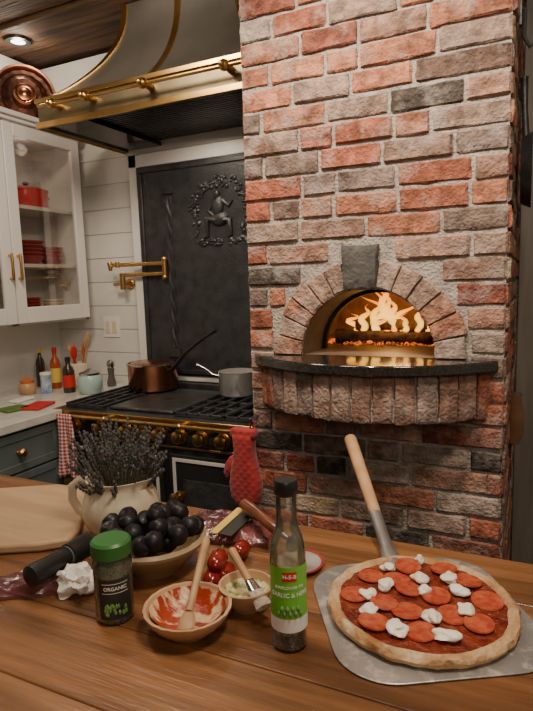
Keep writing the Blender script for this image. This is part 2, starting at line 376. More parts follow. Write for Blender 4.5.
while z<CH-.02:
    za,zb=z+.0045,min(z+PITCH-.0055,CH-.004)
    x=X0+(random.uniform(-.12,-.08) if r%2 else random.uniform(-.01,.0))
    while x<X1-.02:
        ln=random.uniform(.17,.21) if random.random()>.18 else random.uniform(.088,.105)
        a,b=max(x,X0)+.003,min(x+ln,X1)-.005
        if X1-b<.05: b=X1-.003
        x+=ln+.003
        if b-a<.035: continue
        segs=[(a,b)]
        if zb>ZA-.02 and za<ZA+RO+.01:
            dz=max(0,za-ZA); w=math.sqrt(max(0,(RO+.006)**2-dz*dz))
            segs=[]
            if a<XC-w: segs.append((a,min(b,XC-w)))
            if b>XC+w: segs.append((max(a,XC+w),b))
        near=False
        if zb>ZA and za<ZA+RO+.042 and za>ZA+.2:
            s2=[]
            for p,q in segs:
                if p<KX-.066: s2.append((p,min(q,KX-.066)))
                if q>KX+.066: s2.append((max(p,KX+.066),q))
            segs=s2; near=abs((a+b)/2-KX)<.25
        for p,q in segs:
            if q-p>.028:
                dark=(.07,.06,.055) if (z<.75 and random.random()<.15) else bcol(near)
                brick(mb,front,p,q,za+random.uniform(-.002,.002),zb+random.uniform(-.002,.002),dark,max(4,int((q-p)/.024)),5)
    yy=Y0; first=.1 if r%2==0 else .2
    while yy<BY-.03:
        ln=first if first else random.uniform(.19,.215); first=0
        brick(mb,sider,yy+.006,min(yy+ln-.006,BY-.002),za,zb,bcol(),max(4,int(ln/.035)),4)
        yy+=ln
    z+=PITCH; r+=1
obj('brick_facing',mb,brick_m,oven,ang=28)
mb=MB()
YM=Y0+.003
mb.box(X0+.002,XC-RI,YM,YM+.1,0,CH-.001); mb.box(XC+RI,X1-.003,YM,YM+.1,0,CH-.001); mb.box(XC-RI+.0003,XC+RI-.0003,YM,YM+.1,0,ZA-.04)
n=24
for k in range(n):
    a,b=PI*k/n,PI*(k+1)/n
    pa=(XC+RI*math.cos(a),ZA+RI*math.sin(a)); pb=(XC+RI*math.cos(b),ZA+RI*math.sin(b))
    mb.prism([(pa[0],pa[1]),(pa[0],CH-.001),(pb[0],CH-.001),(pb[0],pb[1])],0,.1,Matrix(((1,0,0,0),(0,0,1,YM),(0,1,0,0),(0,0,0,1))))
mb.box(X0+.002,X0+.05,YM+.101,BY-.001,0,CH-.001); mb.box(X1-.05,X1-.003,YM+.101,BY-.001,0,CH-.001)
obj('mortar_core',mb,mortar_m,oven)
# arch
pol=lambda u,v,w: Vector((XC-v*math.cos(u),Y0-w,ZA+v*math.sin(u)))
kang=PI/2-.045; hw=.2
GREYP=[(.4,.27,.215),(.38,.26,.21),(.41,.22,.155),(.34,.24,.19),(.4,.31,.26),(.42,.2,.135)]
for side in (0,1):
    mb=MB(); s0,s1=(0.0,kang-hw) if side==0 else (kang+hw,PI)
    nn=6
    for k in range(nn):
        a=s0+(s1-s0)*k/nn; b=s0+(s1-s0)*(k+1)/nn
        brick(mb,pol,a+.008,b-.008,RI,RO+random.uniform(-.01,.006),random.choice(GREYP),6,6,prot=.014,us=2)
    obj('arch_brick_ring',mb,brick_m,oven,ang=28)
kst=lambda u,v,w: Vector((KX+u*(.86+.5*(v-RI)),Y0-w,ZA+v))
mb=MB(); brick(mb,kst,-.058,.058,RI-.006,RO+.036,(.05,.048,.045),5,6,prot=.022,us=1)
obj('keystone',mb,M('charcoal_stone',(.05,.048,.045),(.09,.085,.08),sc=25,rough=.8,bump=.6,bsc=60),oven,ang=50,label='dark charcoal keystone at the top of the arch')
# throat, vault, hearth
mb=MB(); n=28
def halft(mb,r,ya,yb,rb=None):
    rb=rb or r; A=[];B=[]
    for k in range(n+1):
        a=PI*k/n; A.append(mb.bm.verts.new((XC+r*math.cos(a),ya,ZA+r*math.sin(a)))); B.append(mb.bm.verts.new((XC+rb*math.cos(a),yb,ZA+rb*math.sin(a))))
    for k in range(n): mb.face([A[k],A[k+1],B[k+1],B[k]])
    return A,B
halft(mb,RI-.001,Y0+.002,1.79,RI-.006)
obj('steel_throat',mb,throat_m,oven)
mb=MB(); halft(mb,RI-.006,1.79,1.7901,RI-.018); halft(mb,RI-.018,1.7901,1.81); halft(mb,RI-.018,1.81,1.8101,.33)
obj('steel_collar',mb,collar_m,oven)
mb=MB(); A,B=halft(mb,.33,1.8102,2.36); c=mb.bm.verts.new((XC,2.36,ZA))
for k in range(n): mb.face([B[k],B[k+1],c])
obj('firebrick_vault',mb,fire_b,oven)
obj('hearth_floor',MB().box(XC-.34,XC+.34,Y0+.02,2.37,ZA-.035,ZA-.001),hearth_m,oven)
SG=.185; RS=(.372**2+SG**2)/(2*SG); YS=Y0+(RS-SG); HA=math.asin(.371/RS)
def bow(R,n=30,yb=Y0+.012):
    pts=[(XC+R*math.sin(-HA+2*HA*k/n),YS-R*math.cos(-HA+2*HA*k/n)) for k in range(n+1)]
    return pts+[(pts[-1][0],yb),(pts[0][0],yb)]
obj('stone_shelf',MB().prism(bow(RS),ZA-.03,ZA),granite,oven,bev=.004)
mb=MB(); mb.prism(bow(RS-.03),ZA-.16,ZA-.031); obj('corbel_mortar',mb,mortar_m,oven)
mb=MB(); cb=lambda u,v,w: Vector((XC+(RS-.026+w)*math.sin(u),YS-(RS-.026+w)*math.cos(u),v))
nb=14
for k in range(nb):
    a=-HA+2*HA*k/nb; b=-HA+2*HA*(k+1)/nb
    brick(mb,cb,a+.007,b-.007,ZA-.162,ZA-.034,bcol(True),4,6,prot=.006,us=2)
obj('corbel_bricks',mb,brick_m,oven,ang=28)
# fire
FX,FY=-.465,1.99
for i,(dx,dy,dz,ax,ln,rr,lab) in enumerate([(-.03,.07,.026,.1,.36,.024,'charred log lying at the back of the oven fire'),(.085,-.065,.024,-.2,.18,.02,'charred log at the front right of the oven fire'),(-.085,-.065,.026,.2,.17,.021,'charred log at the front left of the oven fire'),(.01,.01,.064,-.08,.26,.02,'charred log stacked on top in the oven fire')]):
    p=Vector((FX+dx,FY+dy,ZA+dz)); d=Vector((math.cos(ax),math.sin(ax),.03)); mb=MB()
    mb.tube([p+d*(ln*(k/8-.5)) for k in range(9)],[rr+.007*noise.noise(Vector((k*.8,i*9,0))) for k in range(9)],12)
    tag(obj('log',mb,log_m),lab,'firewood')
mb=MB()
for k in range(150):
    a=random.uniform(0,2*PI); q=math.sqrt(random.random())
    mb.blob((FX+.22*q*math.cos(a),FY-.02+.09*q*math.sin(a),ZA+.006+.008*(1-q)),(random.uniform(.006,.016),random.uniform(.006,.014),random.uniform(.005,.009)),1,.7,2,seed=k)
o=obj('glowing_embers',mb,ember); tag(o,'bed of glowing orange embers under the burning logs','embers'); o['kind']='stuff'
fire=thing('fire','bright orange fire burning on logs inside the brick oven','fire',(FX,FY,ZA+.02))
for k,(dx,dy,h,w) in enumerate([(-.125,.02,.065,.013),(-.09,-.01,.1,.016),(-.045,-.01,.13,.018),(-.01,.02,.185,.022),(.022,.0,.14,.017),(.065,-.02,.07,.013),(.105,-.01,.105,.015),(.14,.0,.05,.012),(-.02,-.05,.06,.014),(.0,.05,.16,.017),(-.03,.03,.16,.015),(.045,.03,.11,.014)]):
    mb=MB(); pts=[]; rs=[]
    for j in range(18):
        t=j/17; pts.append((FX+dx+.055*noise.noise(Vector((t*2.8,k*5.3,0)))*t*2,FY+dy+.02*noise.noise(Vector((t*2,k*5,9)))*t,ZA+.04+h*t)); rs.append(max(.0005,w*math.sin(PI*(.22+.78*t))**.9*(1-t)**.35*(1+.4*noise.noise(Vector((t*5,k*3,1))))))
    mb.tube(pts,rs,16); obj('flame',mb,flame_m,fire,ang=180)
# ------------------------------------------------------------ upper cabinet
cab=thing('wall_cabinet','white glass-door wall cabinet left of the stove','cabinet',(LX+.17,1.98,1.30))
FXC=-2.32; ya,yb=1.46,2.49; zb,zt=1.30,2.29
mb=MB(); mb.box(LX+.001,FXC,ya,ya+.02,zb,zt); mb.box(LX+.001,FXC,yb-.02,yb,zb,zt); mb.box(LX+.001,FXC,ya,yb,zb,zb+.025); mb.box(LX+.001,FXC,ya,yb,zt-.03,zt)
mb.box(LX+.001,LX+.012,ya,yb,zb,zt); mb.box(FXC-.02,FXC,1.96,2.0,zb,zt)
obj('body',mb,white_cab,cab)
obj('crown_moulding',MB().box(LX+.001,FXC+.025,ya-.02,yb+.02,zt,zt+.02).box(LX+.001,FXC+.04,ya-.03,yb+.03,zt+.02,zt+.045),white_cab,cab,.004)
SH=(1.61,1.905)
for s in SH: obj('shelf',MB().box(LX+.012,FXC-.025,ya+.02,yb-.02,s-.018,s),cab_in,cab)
for (a,b,hs) in ((ya+.01,1.977,1.955),(1.983,yb-.01,2.005)):
    w=.06; mb=MB(); x0,x1=FXC+.001,FXC+.023
    mb.box(x0,x1,a,a+w,zb+.01,zt-.01); mb.box(x0,x1,b-w,b,zb+.01,zt-.01); mb.box(x0,x1,a+w,b-w,zb+.01,zb+.01+w+.02); mb.box(x0,x1,a+w,b-w,zt-.01-w,zt-.01)
    dr=obj('door',mb,white_cab,cab,.003)
    obj('glass_pane',MB().box(x0+.008,x0+.011,a+w-.003,b-w+.003,zb+w+.025,zt-w-.007),pane_m,dr)
    mb=MB(); hx=x1+.022; mb.tube([(x1-.002,hs,1.535),(hx,hs,1.535)],.006); mb.tube([(x1-.002,hs,1.645),(hx,hs,1.645)],.006)
    mb.tube([(hx,hs,1.525),(hx,hs,1.55),(hx,hs,1.59),(hx,hs,1.63),(hx,hs,1.655)],[.006,.008,.0065,.008,.006])
    obj('handle',mb,brass,dr)
def casserole(loc,r,h,label,mat):
    t=thing('casserole_pot',label,'pot',loc); 
    mb=MB().lathe([(0,0),(r*.9,0),(r,.015),(r,h),(r-.006,h),(r-.006,.01),(0,.01)],28); 
    obj('pot_body',mb,mat,t,local=True)
    for s in (-1,1): obj('side_handle',MB().tube([(-.03,s*(r-.004),h*.75),(-.025,s*(r+.022),h*.75),(.025,s*(r+.022),h*.75),(.03,s*(r-.004),h*.75)],.006,8),mat,t,local=True)
    obj('lid',MB().lathe([(r+.004,h+.001),(r+.004,h+.006),(r*.7,h+.022),(.02,h+.028),(0,h+.028)],28),mat,t,local=True)
    obj('knob',MB().lathe([(.008,h+.028),(.008,h+.036),(.018,h+.042),(.014,h+.05),(0,h+.051)],16),black_pl,t,local=True)
casserole((-2.47,2.25,1.906),.11,.09,'red lidded casserole pot on the top shelf of glass cabinet',red_en)
def plate_stack(x,y,z0,cnt,r,mat,lab,grp,dz=.014):
    proto=None
    for k in range(cnt):
        if proto is None:
            mb=MB().lathe([(0,0),(r*.5,0),(r*.62,.006),(r,.04),(r-.004,.043),(r*.6,.012),(0,.008)],28)
            proto=obj('bowl',mb,mat); o=proto
        else: o=link(proto.copy())
        o.location=(x,y,z0+.001+k*dz); tag(o,lab,'bowl',grp)
plate_stack(-2.46,2.2,1.61,5,.1,dkred,'wide dark red bowl nested in the stack on the middle cabinet shelf','red bowls on the middle shelf',.02)
plate_stack(-2.46,2.38,1.61,4,.07,dkred,'small dark red bowl stacked at the right end of middle shelf','small red bowls on the middle shelf',.018)
plate_stack(-2.47,2.18,1.327,5,.085,dkred,'dark red bowl stacked on the cabinet floor','red bowls on the cabinet floor',.016)
plate_stack(-2.46,2.37,1.327,4,.06,cream,'cream bowl stacked on the cabinet floor','cream bowls on the cabinet floor',.016)
# copper mould on top
cp=Vector((-2.44,2.27,2.336)); t=thing('copper_mould','round shiny copper mould with raised centre standing on cabinet top','copper mould',cp)
nrm=Vector((.75,-.65,.12)); m=frame(cp+Vector((0,0,.158)),nrm,(.65,.75,0))
obj('rim',MB().lathe([(.155,-.02),(.155,.01),(.148,.02),(.14,.018),(.132,.004),(.132,-.02)],48,m),copper_d,t)
obj('dish',MB().lathe([(.055,-.004),(.08,.006),(.1,-.004),(.115,-.016),(.131,-.01),(.131,-.02),(0,-.022)],64,m,wob=lambda a,z:1+.018*math.cos(16*a)),dark_copper,t)
obj('hub',MB().lathe([(.056,-.018),(.056,.01),(.047,.018),(.038,.012),(.03,.012),(.016,.022),(0,.024)],32,m),copper,t)
# recessed lamp
lp=T(18,40,CH)
t=thing('recessed_light','lit recessed ceiling light above the copper mould','ceiling light',(lp.x,lp.y,CH-.012))
obj('ring',MB().lathe([(.036,.0),(.062,.0),(.064,.011),(.036,.011)],32),black_pl,t,local=True)
obj('bulb',MB().lathe([(0,.003),(.036,.003),(.036,.01),(0,.01)],24),lampm,t,local=True)
# ------------------------------------------------------------ base cabinets and counter
CX=-1.99
for (a,b,lab) in ((1.42,1.895,'grey-green base cabinet with brass knobs beside the range'),(.9,1.415,'grey-green base cabinet further from the range')):
    t=thing('base_cabinet',lab,'cabinet',(-2.3,(a+b)/2,0))
    obj('body',MB().box(LX+.002,CX-.02,a,b,.1,.878).box(LX+.002,CX-.07,a,b,0,.1),green_cab,t)
    for z0,z1 in ((.695,.865),(.405,.685),(.12,.395)):
        mb=MB(); mb.box(CX-.019,CX-.006,a+.008,b-.008,z0,z1); f=.035
        mb.box(CX-.006,CX,a+.008,b-.008,z0,z0+f); mb.box(CX-.006,CX,a+.008,b-.008,z1-f,z1); mb.box(CX-.006,CX,a+.008,a+.008+f,z0+f,z1-f); mb.box(CX-.006,CX,b-.008-f,b-.008,z0+f,z1-f)
        d=obj('drawer',mb,green_cab,t,.002)
        m=frame(Vector((CX-.006,(a+b)/2,(z0+z1)/2)),(1,0,0),(0,1,0))
        obj('knob',MB().lathe([(.012,0),(.012,.004),(.006,.008),(.006,.02),(.018,.026),(.021,.034),(.014,.042),(0,.044)],20,m),brass,d)
t=thing('corner_cabinet','grey-green blind corner cabinet between left wall and range','cabinet',(-2.34,2.24,0))
obj('body',MB().box(LX+.002,-2.045,1.9,BY-.002,0,.878),green_cab,t)
mb=MB().prism([(LX+.002,.8),(CX+.02,.8),(CX+.02,1.9),(-2.046,1.9),(-2.046,BY-.002),(LX+.002,BY-.002)],.88,TOP)
tag(obj('countertop',mb,stone_w,bev=.004),'pale stone worktop over the grey-green cabinets','countertop')
# ------------------------------------------------------------ range
RX0,RX1,RY0,RY1=-2.03,-.875,1.93,2.53
rg=thing('range_cooker','wide black range cooker with brass knobs and rail','stove',((RX0+RX1)/2,(RY0+RY1)/2,0))
obj('body',MB().box(RX0,RX1,RY0,RY1,.12,.885),black_en,rg,.004)
obj('plinth',MB().box(RX0+.03,RX1-.03,RY0+.05,RY1,0,.12),black_pl,rg)
obj('cooktop',MB().box(RX0-.004,RX1,RY0-.015,RY1,.886,.915).box(RX0+.01,RX1-.01,RY1-.03,RY1,.915,.95),black_iron,rg,.004)
obj('brass_trim',MB().box(RX0-.008,RX1,RY0-.024,RY0-.016,.885,.917).box(RX0-.012,RX0-.005,RY0-.024,RY1,.885,.917).box(RX0+.0,RX1,RY0-.006,RY0-.001,.785,.795),brass,rg,.002)
mb=MB().box(RX0+.27,RX0+.62,RY0+.05,RY1-.08,.916,.932)
obj('griddle_plate',mb,griddle_m,rg,.006)
for gx in (RX0+.03,RX0+.65,RX0+.9):
    mb=MB(); w=.225 if gx<RX0+.1 else .235
    for k in range(5): xx=gx+w*k/4; mb.box(xx-.006,xx+.006,RY0+.03,RY1-.06,.925,.94)
    for k in range(5): yy=RY0+.036+(RY1-.1-RY0)*k/4; mb.box(gx-.006,gx+w+.006,yy-.006,yy+.006,.916,.935)
    obj('grate',mb,black_iron,rg,.002)
for kx in (-1.92,-1.77,-1.62,-1.53,-1.44,-1.335,-1.23,-1.125,-1.03):
    m=frame(Vector((kx,RY0-.001,.842)),(0,-1,0),(1,0,0))
    k=obj('knob',MB().lathe([(.0,.042),(.02,.042),(.027,.037),(.028,.026),(.022,.016),(.015,.009),(.015,.0)],24,m),brass,rg)
    obj('escutcheon',MB().lathe([(.015,.0),(.034,.0),(.034,.005),(.016,.007)],24,m),brass,k)
for (a,b) in ((-1.985,-1.425),(-1.39,-.92)):
    d=obj('oven_door',MB().box(a,b,RY0-.02,RY0-.001,.16,.765),black_en,rg,.003)
    mb=MB(); yq=RY0-.025
    for (p,q,u,v) in ((a+.02,b-.02,.735,.75),(a+.02,b-.02,.17,.185),(a+.02,a+.035,.185,.735),(b-.035,b-.02,.185,.735)): mb.box(p,q,yq,RY0-.0201,u,v)
    obj('door_trim',mb,nickel,d,.001)
    obj('inner_panel',MB().box(a+.07,b-.07,RY0-.023,RY0-.0201,.24,.66),black_iron,d,.002)
    m=frame(Vector((a+.05,RY0-.02,.585)),(0,-1,0),(1,0,0))
    obj('latch_knob',MB().lathe([(.022,0),(.022,.005),(.01,.01),(.01,.03),(.024,.036),(.026,.048),(.014,.056),(0,.057)],24,m),brass,d)
ry=RY0-.06
rail=obj('front_rail',MB().tube([(RX0-.005,ry,.9),(RX1,ry,.9)],.009,12),brass,rg)
for bx in (RX0+.02,-1.7,-1.3,RX1-.02):
    obj('rail_bracket',MB().tube([(bx,RY0-.024,.9),(bx,ry-.004,.9)],[.009,.011],10).blob((bx,ry,.9),.014,2),brass,rail)
# pans
p=T(154,388,.941); r=.13
t=thing('copper_pan','deep copper pan with long iron handle on the range','pan',(p.x,p.y,.941))
obj('pan_body',MB().lathe([(0,0),(r-.008,0),(r,.01),(r,.13),(r+.004,.135),(r-.003,.135),(r-.005,.01),(0,.006)],40,),copper,t,local=True)
obj('rim',MB().lathe([(r-.004,.131),(r+.005,.131),(r+.005,.139),(r-.004,.139)],40),steel,t,local=True)
e=OY(217,330,p.y-.12)-p; a0=Vector((r-.005,-.03,.105)); a1=Vector((r+.025,-.045,.112))
pts=[a0,a1,a1.lerp(e,.35)+Vector((0,0,.025)),a1.lerp(e,.75)+Vector((-.0,0,.015)),e]
obj('handle',MB().tube(pts,[.015,.014,.012,.011,.015],10,flat=.6),black_iron,t,local=True)
obj('lid',MB().lathe([(r-.006,.132),(r-.02,.142),(.02,.145),(0,.145)],36),copper,t,local=True)
p=T(238,394,.941); r=.09
t=thing('steel_saucepan','stainless saucepan with long handle beside the brick column','pan',(p.x,p.y,.941))
obj('pan_body',MB().lathe([(0,0),(r-.006,0),(r,.008),(r,.11),(r+.004,.115),(r-.003,.115),(r-.005,.008),(0,.006)],36),bright_steel,t,local=True)
e=OY(197,364,p.y-.05)-p
obj('handle',MB().tube([(-r+.004,-.02,.09),(-r-.03,-.03,.1),Vector((-r,-.03,.1)).lerp(e,.6),e],[.011,.009,.009,.011],10,flat=.6),steel,t,local=True)
# ------------------------------------------------------------ fireback and trims
fb=thing('iron_fireback','black cast-iron fireback plate with figure relief behind the range','fireback',(-1.43,2.55,.985))
FX0,FX1,FZ0,FZ1=-1.955,-.86,.985,2.11; FYF=2.535
obj('plate',MB().box(FX0,FX1,FYF,2.56,FZ0,FZ1),black_iron,fb,.004)
mb=MB(); 
for (a,b,c,d) in ((FX0+.01,FX1-.01,FZ1-.035,FZ1-.01),(FX0+.01,FX1-.01,FZ0+.01,FZ0+.035),(FX0+.01,FX0+.035,FZ0+.035,FZ1-.035),(FX1-.035,FX1-.01,FZ0+.035,FZ1-.035)): mb.box(a,b,FYF-.008,FYF+.001,c,d)
obj('raised_border',mb,black_iron,fb,.004)
for cx in (FX0+.2,FX1-.2):
    mb=MB()
    for s in (0,PI):
        mb.tube([(cx+.012*math.cos(s+k*.55),FYF+.003-.006*math.sin(s+k*.55),1.14+k*.017) for k in range(48)],.011,6)
    mb.box(cx-.035,cx+.035,FYF-.012,FYF+.001,1.09,1.135); mb.box(cx-.035,cx+.035,FYF-.012,FYF+.001,1.955,2.0)
    obj('twisted_column',mb,black_iron,fb)
g=OY(220,217,FYF); mb=MB(); gx,gz=g.x,g.z; sc_=.9
def S(x,z): return (gx+x*sc_,FYF+.001,gz+z*sc_)
mb.blob(S(-.015,.125),(.021,.016,.026),2,.1,2); mb.blob(S(-.01,.06),(.036,.018,.055),2,.15,2); mb.blob(S(.0,-.01),(.055,.02,.036),2,.15,2)
mb.tube([S(-.04,.09),S(-.075,.04),S(-.04,.01)],[.014,.012,.009],8); mb.tube([S(.02,.09),S(.06,.06),S(.085,.09)],[.013,.011,.009],8)
mb.tube([S(-.02,-.02),S(-.085,-.005),S(-.085,-.1),S(-.11,-.11)],[.022,.019,.012,.01],8); mb.tube([S(.03,-.02),S(.06,-.02),S(.07,-.1),S(.05,-.115)],[.022,.019,.012,.01],8)
for k in range(85):
    a=random.uniform(-.25,PI+.25); rr=random.uniform(.14,.2); mb.blob(S(rr*math.cos(a)*1.05,.03+rr*math.sin(a)),(random.uniform(.008,.016),.008,random.uniform(.006,.013)),2,.5,3,seed=k)
for k in range(40):
    mb.blob(S(random.uniform(-.16,.16),-.135+random.uniform(-.02,.015)),(random.uniform(.01,.02),.008,random.uniform(.006,.012)),2,.6,3,seed=k+200)
for k in range(12):
    sx=random.choice((-1,1)); mb.blob(S(sx*random.uniform(.13,.18),random.uniform(-.12,.02)),(random.uniform(.01,.016),.009,random.uniform(.012,.022)),2,.6,3,seed=k+400)
obj('figure_relief',mb,black_iron,fb)
mb=MB(); mb.box(FX0-.055,FX0-.001,2.54,BY-.001,.94,FZ1+.07); mb.box(FX0-.055,X0-.01,2.54,BY-.001,FZ1+.001,FZ1+.07); mb.box(FX0-.055,X0-.01,2.545,BY-.001,.952,FZ0-.001)
struct('trim_1',mb,white_cab,.004)
# outlet
p=OY(112,327,BY); t=thing('wall_outlet','white power outlet on the white wall above corner counter','outlet',(p.x,BY-.006,p.z-.06))
obj('cover_plate',MB().box(-.058,.058,0,.0055,0,.12),white_p,t,.002,local=True)
for sx in(-.025,.025): obj('socket',MB().box(sx-.016,sx+.016,-.004,.001,.025,.095),cream,t,.002,local=True)
# pot filler
f=OY(131,284,BY); fx,fz=f.x,f.z
t=thing('pot_filler','brass folding pot filler tap on the white wall','tap',(fx,BY,fz-.03))
m=frame(Vector((fx,BY-.001,fz)),(0,-1,0),(1,0,0))
obj('flange',MB().lathe([(0,.02),(.02,.018),(.03,.008),(.03,0),(0,0)],24,m),brass,t)
y2=BY-.07
obj('valve',MB().tube([(fx,BY-.015,fz),(fx,y2,fz)],.013).tube([(fx,y2,fz-.03),(fx,y2,fz+.06)],[.016,.016]).tube([(fx-.005,y2,fz),(fx-.06,y2,fz)],[.007,.01]),brass,t)
p1=OY(165,274,y2); p2=OY(165,262,y2); p3=OY(110,261,y2-.03); p1.z=fz+.05; p2.z=p1.z+.055; p3.z=p2.z
obj('arm',MB().tube([(fx,y2,p1.z),(p1.x,y2,p1.z)],.011),brass,t)
obj('elbow',MB().tube([(p1.x,y2,p1.z-.02),(p1.x,y2,p2.z+.018)],[.014,.014]).blob((p1.x,y2,p1.z-.02),.017,2).blob((p1.x,y2,p2.z+.02),.017,2),brass,t)
obj('arm',MB().tube([(p1.x,y2,p2.z),tuple(p3)],.011),brass,t)
obj('spout',MB().tube([tuple(p3+Vector((-.005,0,.016))),tuple(p3),tuple(p3-Vector((0,0,.03)))],[.015,.015,.011]).tube([tuple(p3+Vector((.05,0,-.014))),tuple(p3+Vector((.05,0,.016)))],.014),brass,t)
# ------------------------------------------------------------ hood
hd=thing('range_hood','bell-shaped pewter range hood with brass straps and rail','range hood',(-1.45,2.28,2.19))
HB0,HB1=2.205,2.32; HX0,HX1,HY0=-2.05,X0-.012,1.975
def hs(s):
    f=(1-s)**2.3; return (-1.73-.31*f, -1.12+.27*f, 2.21-.225*f, HB1+(CH-.004-HB1)*s)
mb=MB(); rings=[]
for k in range(17):
    a,b,c,z=hs(k/16); rings.append([mb.bm.verts.new(q) for q in ((a,BY-.002,z),(a,c,z),(b,c,z),(b,BY-.002,z))])
for A,B in zip(rings,rings[1:]):
    for k in range(4): mb.face([A[k],A[(k+1)%4],B[(k+1)%4],B[k]])
mb.face(rings[-1])
obj('canopy',mb,pewter,hd,ang=30)
mb=MB(); mb.box(HX0,HX1,HY0,HY0+.02,HB0,HB1); mb.box(HX0,HX0+.02,HY0+.02,BY-.002,HB0,HB1); mb.box(HX1-.02,HX1,HY0+.02,BY-.002,HB0,HB1); mb.box(HX0+.02,HX1-.02,HY0+.02,BY-.002,HB1-.01,HB1)
obj('band',mb,old_brass,hd,.002)
mb=MB()
for z0,z1 in ((HB0-.006,HB0+.02),(HB1-.012,HB1+.008)):
    mb.box(HX0-.01,HX1,HY0-.01,HY0-.0005,z0,z1); mb.box(HX0-.01,HX0-.0005,HY0-.0005,BY-.002,z0,z1)
obj('brass_edging',mb,brass,hd,.002)
def strap(fx0):
    mb=MB(); A=[]
    for k in range(17):
        a,b,c,z=hs(k/16); x=a+(b-a)*fx0; w=.014
        A.append([mb.bm.verts.new((x-w,c-.006,z+.003)),mb.bm.verts.new((x+w,c-.006,z+.003)),mb.bm.verts.new((x+w,c+.002,z)),mb.bm.verts.new((x-w,c+.002,z))])
    for P,Q in zip(A,A[1:]):
        for k in range(4): mb.face([P[k],P[(k+1)%4],Q[(k+1)%4],Q[k]])
    return mb
for fr in (.03,.5,.97): obj('strap',strap(fr),brass,hd)
rz=.5*(HB0+HB1)+.012; rl=obj('rail',MB().tube([(HX0+.06,HY0-.055,rz),(HX1-.02,HY0-.055,rz)],.008),brass,hd)
for bx in (HX0+.14,-1.72,-1.42,-1.05):
    obj('rail_finial',MB().tube([(bx,HY0-.001,rz),(bx,HY0-.055,rz)],[.016,.01]).blob((bx,HY0-.06,rz),.022,2).blob((bx,HY0-.08,rz),.012,2),brass,rl)
mb=MB().box(HX0+.021,HX1-.021,HY0+.021,BY-.004,HB0+.07,HB0+.08)
for k in range(20):
    y=HY0+.08+k*.025; mb.box(HX0+.25,HX1-.08,y,y+.012,HB0+.03,HB0+.07)
obj('filter_grille',mb,griddle_m,hd)
mb=MB(); mb.box(HX0+.021,HX0+.24,HY0+.021,BY-.004,HB0+.01,HB0+.03); obj('liner',mb,black_en,hd)
# ------------------------------------------------------------ corner counter things
def at(px,py): 
    p=T(px,py); return (p.x,p.y,TOP+.001)
t=thing('lidded_jar','small terracotta jar with orange lid on the left counter','jar',at(28,394))
obj('jar_body',MB().lathe([(0,0),(.035,0),(.045,.02),(.042,.05),(.03,.062),(0,.062)],24),terr,t,local=True)
obj('lid',MB().lathe([(.034,.062),(.036,.075),(.012,.082),(.01,.092),(0,.094)],24),orange_pl,t,local=True)
def bottle(px,py,r,h,mat,capm,lab,labm=None,name='sauce_bottle'):
    t=thing(name,lab,'bottle',at(px,py))
    obj('glass_body',MB().lathe([(0,0),(r,0),(r,h*.6),(r*.8,h*.7),(r*.4,h*.78),(r*.38,h*.9),(0,h*.9)],24),mat,t,local=True)
    obj('cap',MB().lathe([(r*.46,h*.88),(r*.46,h),(0,h)],20),capm,t,local=True)
    if labm: obj('paper_label',MB().lathe([(r+.0008,h*.15),(r+.0008,h*.5)],24),labm,t,local=True)
bottle(70,392,.032,.19,dark_gl,black_pl,'dark glass bottle with red label in front of the utensil crock',red_p)
bottle(42,386,.026,.22,dark_gl,yel_p,'tall slim dark bottle with yellow cap near the left wall')
bottle(57,388,.028,.23,M('amber_sauce',(.35,.06,.02),rough=.2,coat=.3),red_p,'red sauce bottle with a red cap beside the utensil crock',yel_p)
t=thing('spice_canister','blue and white canister beside the terracotta jar','canister',at(47,393))
obj('canister_body',MB().lathe([(0,0),(.028,0),(.028,.1),(0,.1)],24),bluew,t,local=True)
obj('lid',MB().lathe([(.03,.1),(.03,.112),(0,.114)],24),white_p,t,local=True)
t=thing('mint_jar','mint green lidded ceramic jar next to the range','jar',at(91,393))
obj('jar_body',MB().lathe([(0,0),(.05,0),(.064,.02),(.066,.08),(.052,.1),(0,.1)],28),mint,t,local=True)
obj('lid',MB().lathe([(.054,.1),(.056,.11),(.02,.122),(.012,.13),(0,.134)],24),steel,t,local=True)
cp=Vector(at(80,386)); t=thing('utensil_crock','cream crock holding utensils in the counter corner','crock',cp)
obj('crock_body',MB().lathe([(0,0),(.05,0),(.055,.02),(.055,.13),(.05,.135),(.048,.13),(.048,.01),(0,.008)],28),cream,t,local=True)
for (dx,dy,h,mt,lab,nm) in ((-.024,.01,.24,spoon_w,'wooden spoon standing leftmost in the crock','wooden_spoon'),(.0,-.02,.23,red_p,'red spatula standing in the crock','spatula'),(.012,.02,.25,orange_pl,'orange spatula standing in the crock','spatula'),(.036,.0,.31,maple,'tall pale paddle leaning rightmost in the crock','wooden_paddle')):
    b=cp+Vector((dx*.5,dy*.5,.012)); e=cp+Vector((dx*2.6,dy*1.6,h)); d=(e-b)
    mb=MB().tube([b,b+d*.68],.007,8); mb.tube([b+d*.66,b+d*.75,b+d*.92,e],[.009,.024,.027,.014],10,flat=.3)
    tag(obj(nm,mb,mt),lab,'utensil')
t=thing('pepper_mill','dark pepper mill by the outlet beside the copper pan','pepper mill',at(112,386))
obj('mill_body',MB().lathe([(0,0),(.024,0),(.026,.02),(.016,.06),(.02,.1),(.014,.105),(0,.105)],20),M('mill_glass',(.12,.1,.09),rough=.2),t,local=True)
obj('mill_head',MB().lathe([(.018,.106),(.024,.12),(.02,.14),(.006,.15),(0,.152)],20),steel,t,local=True)
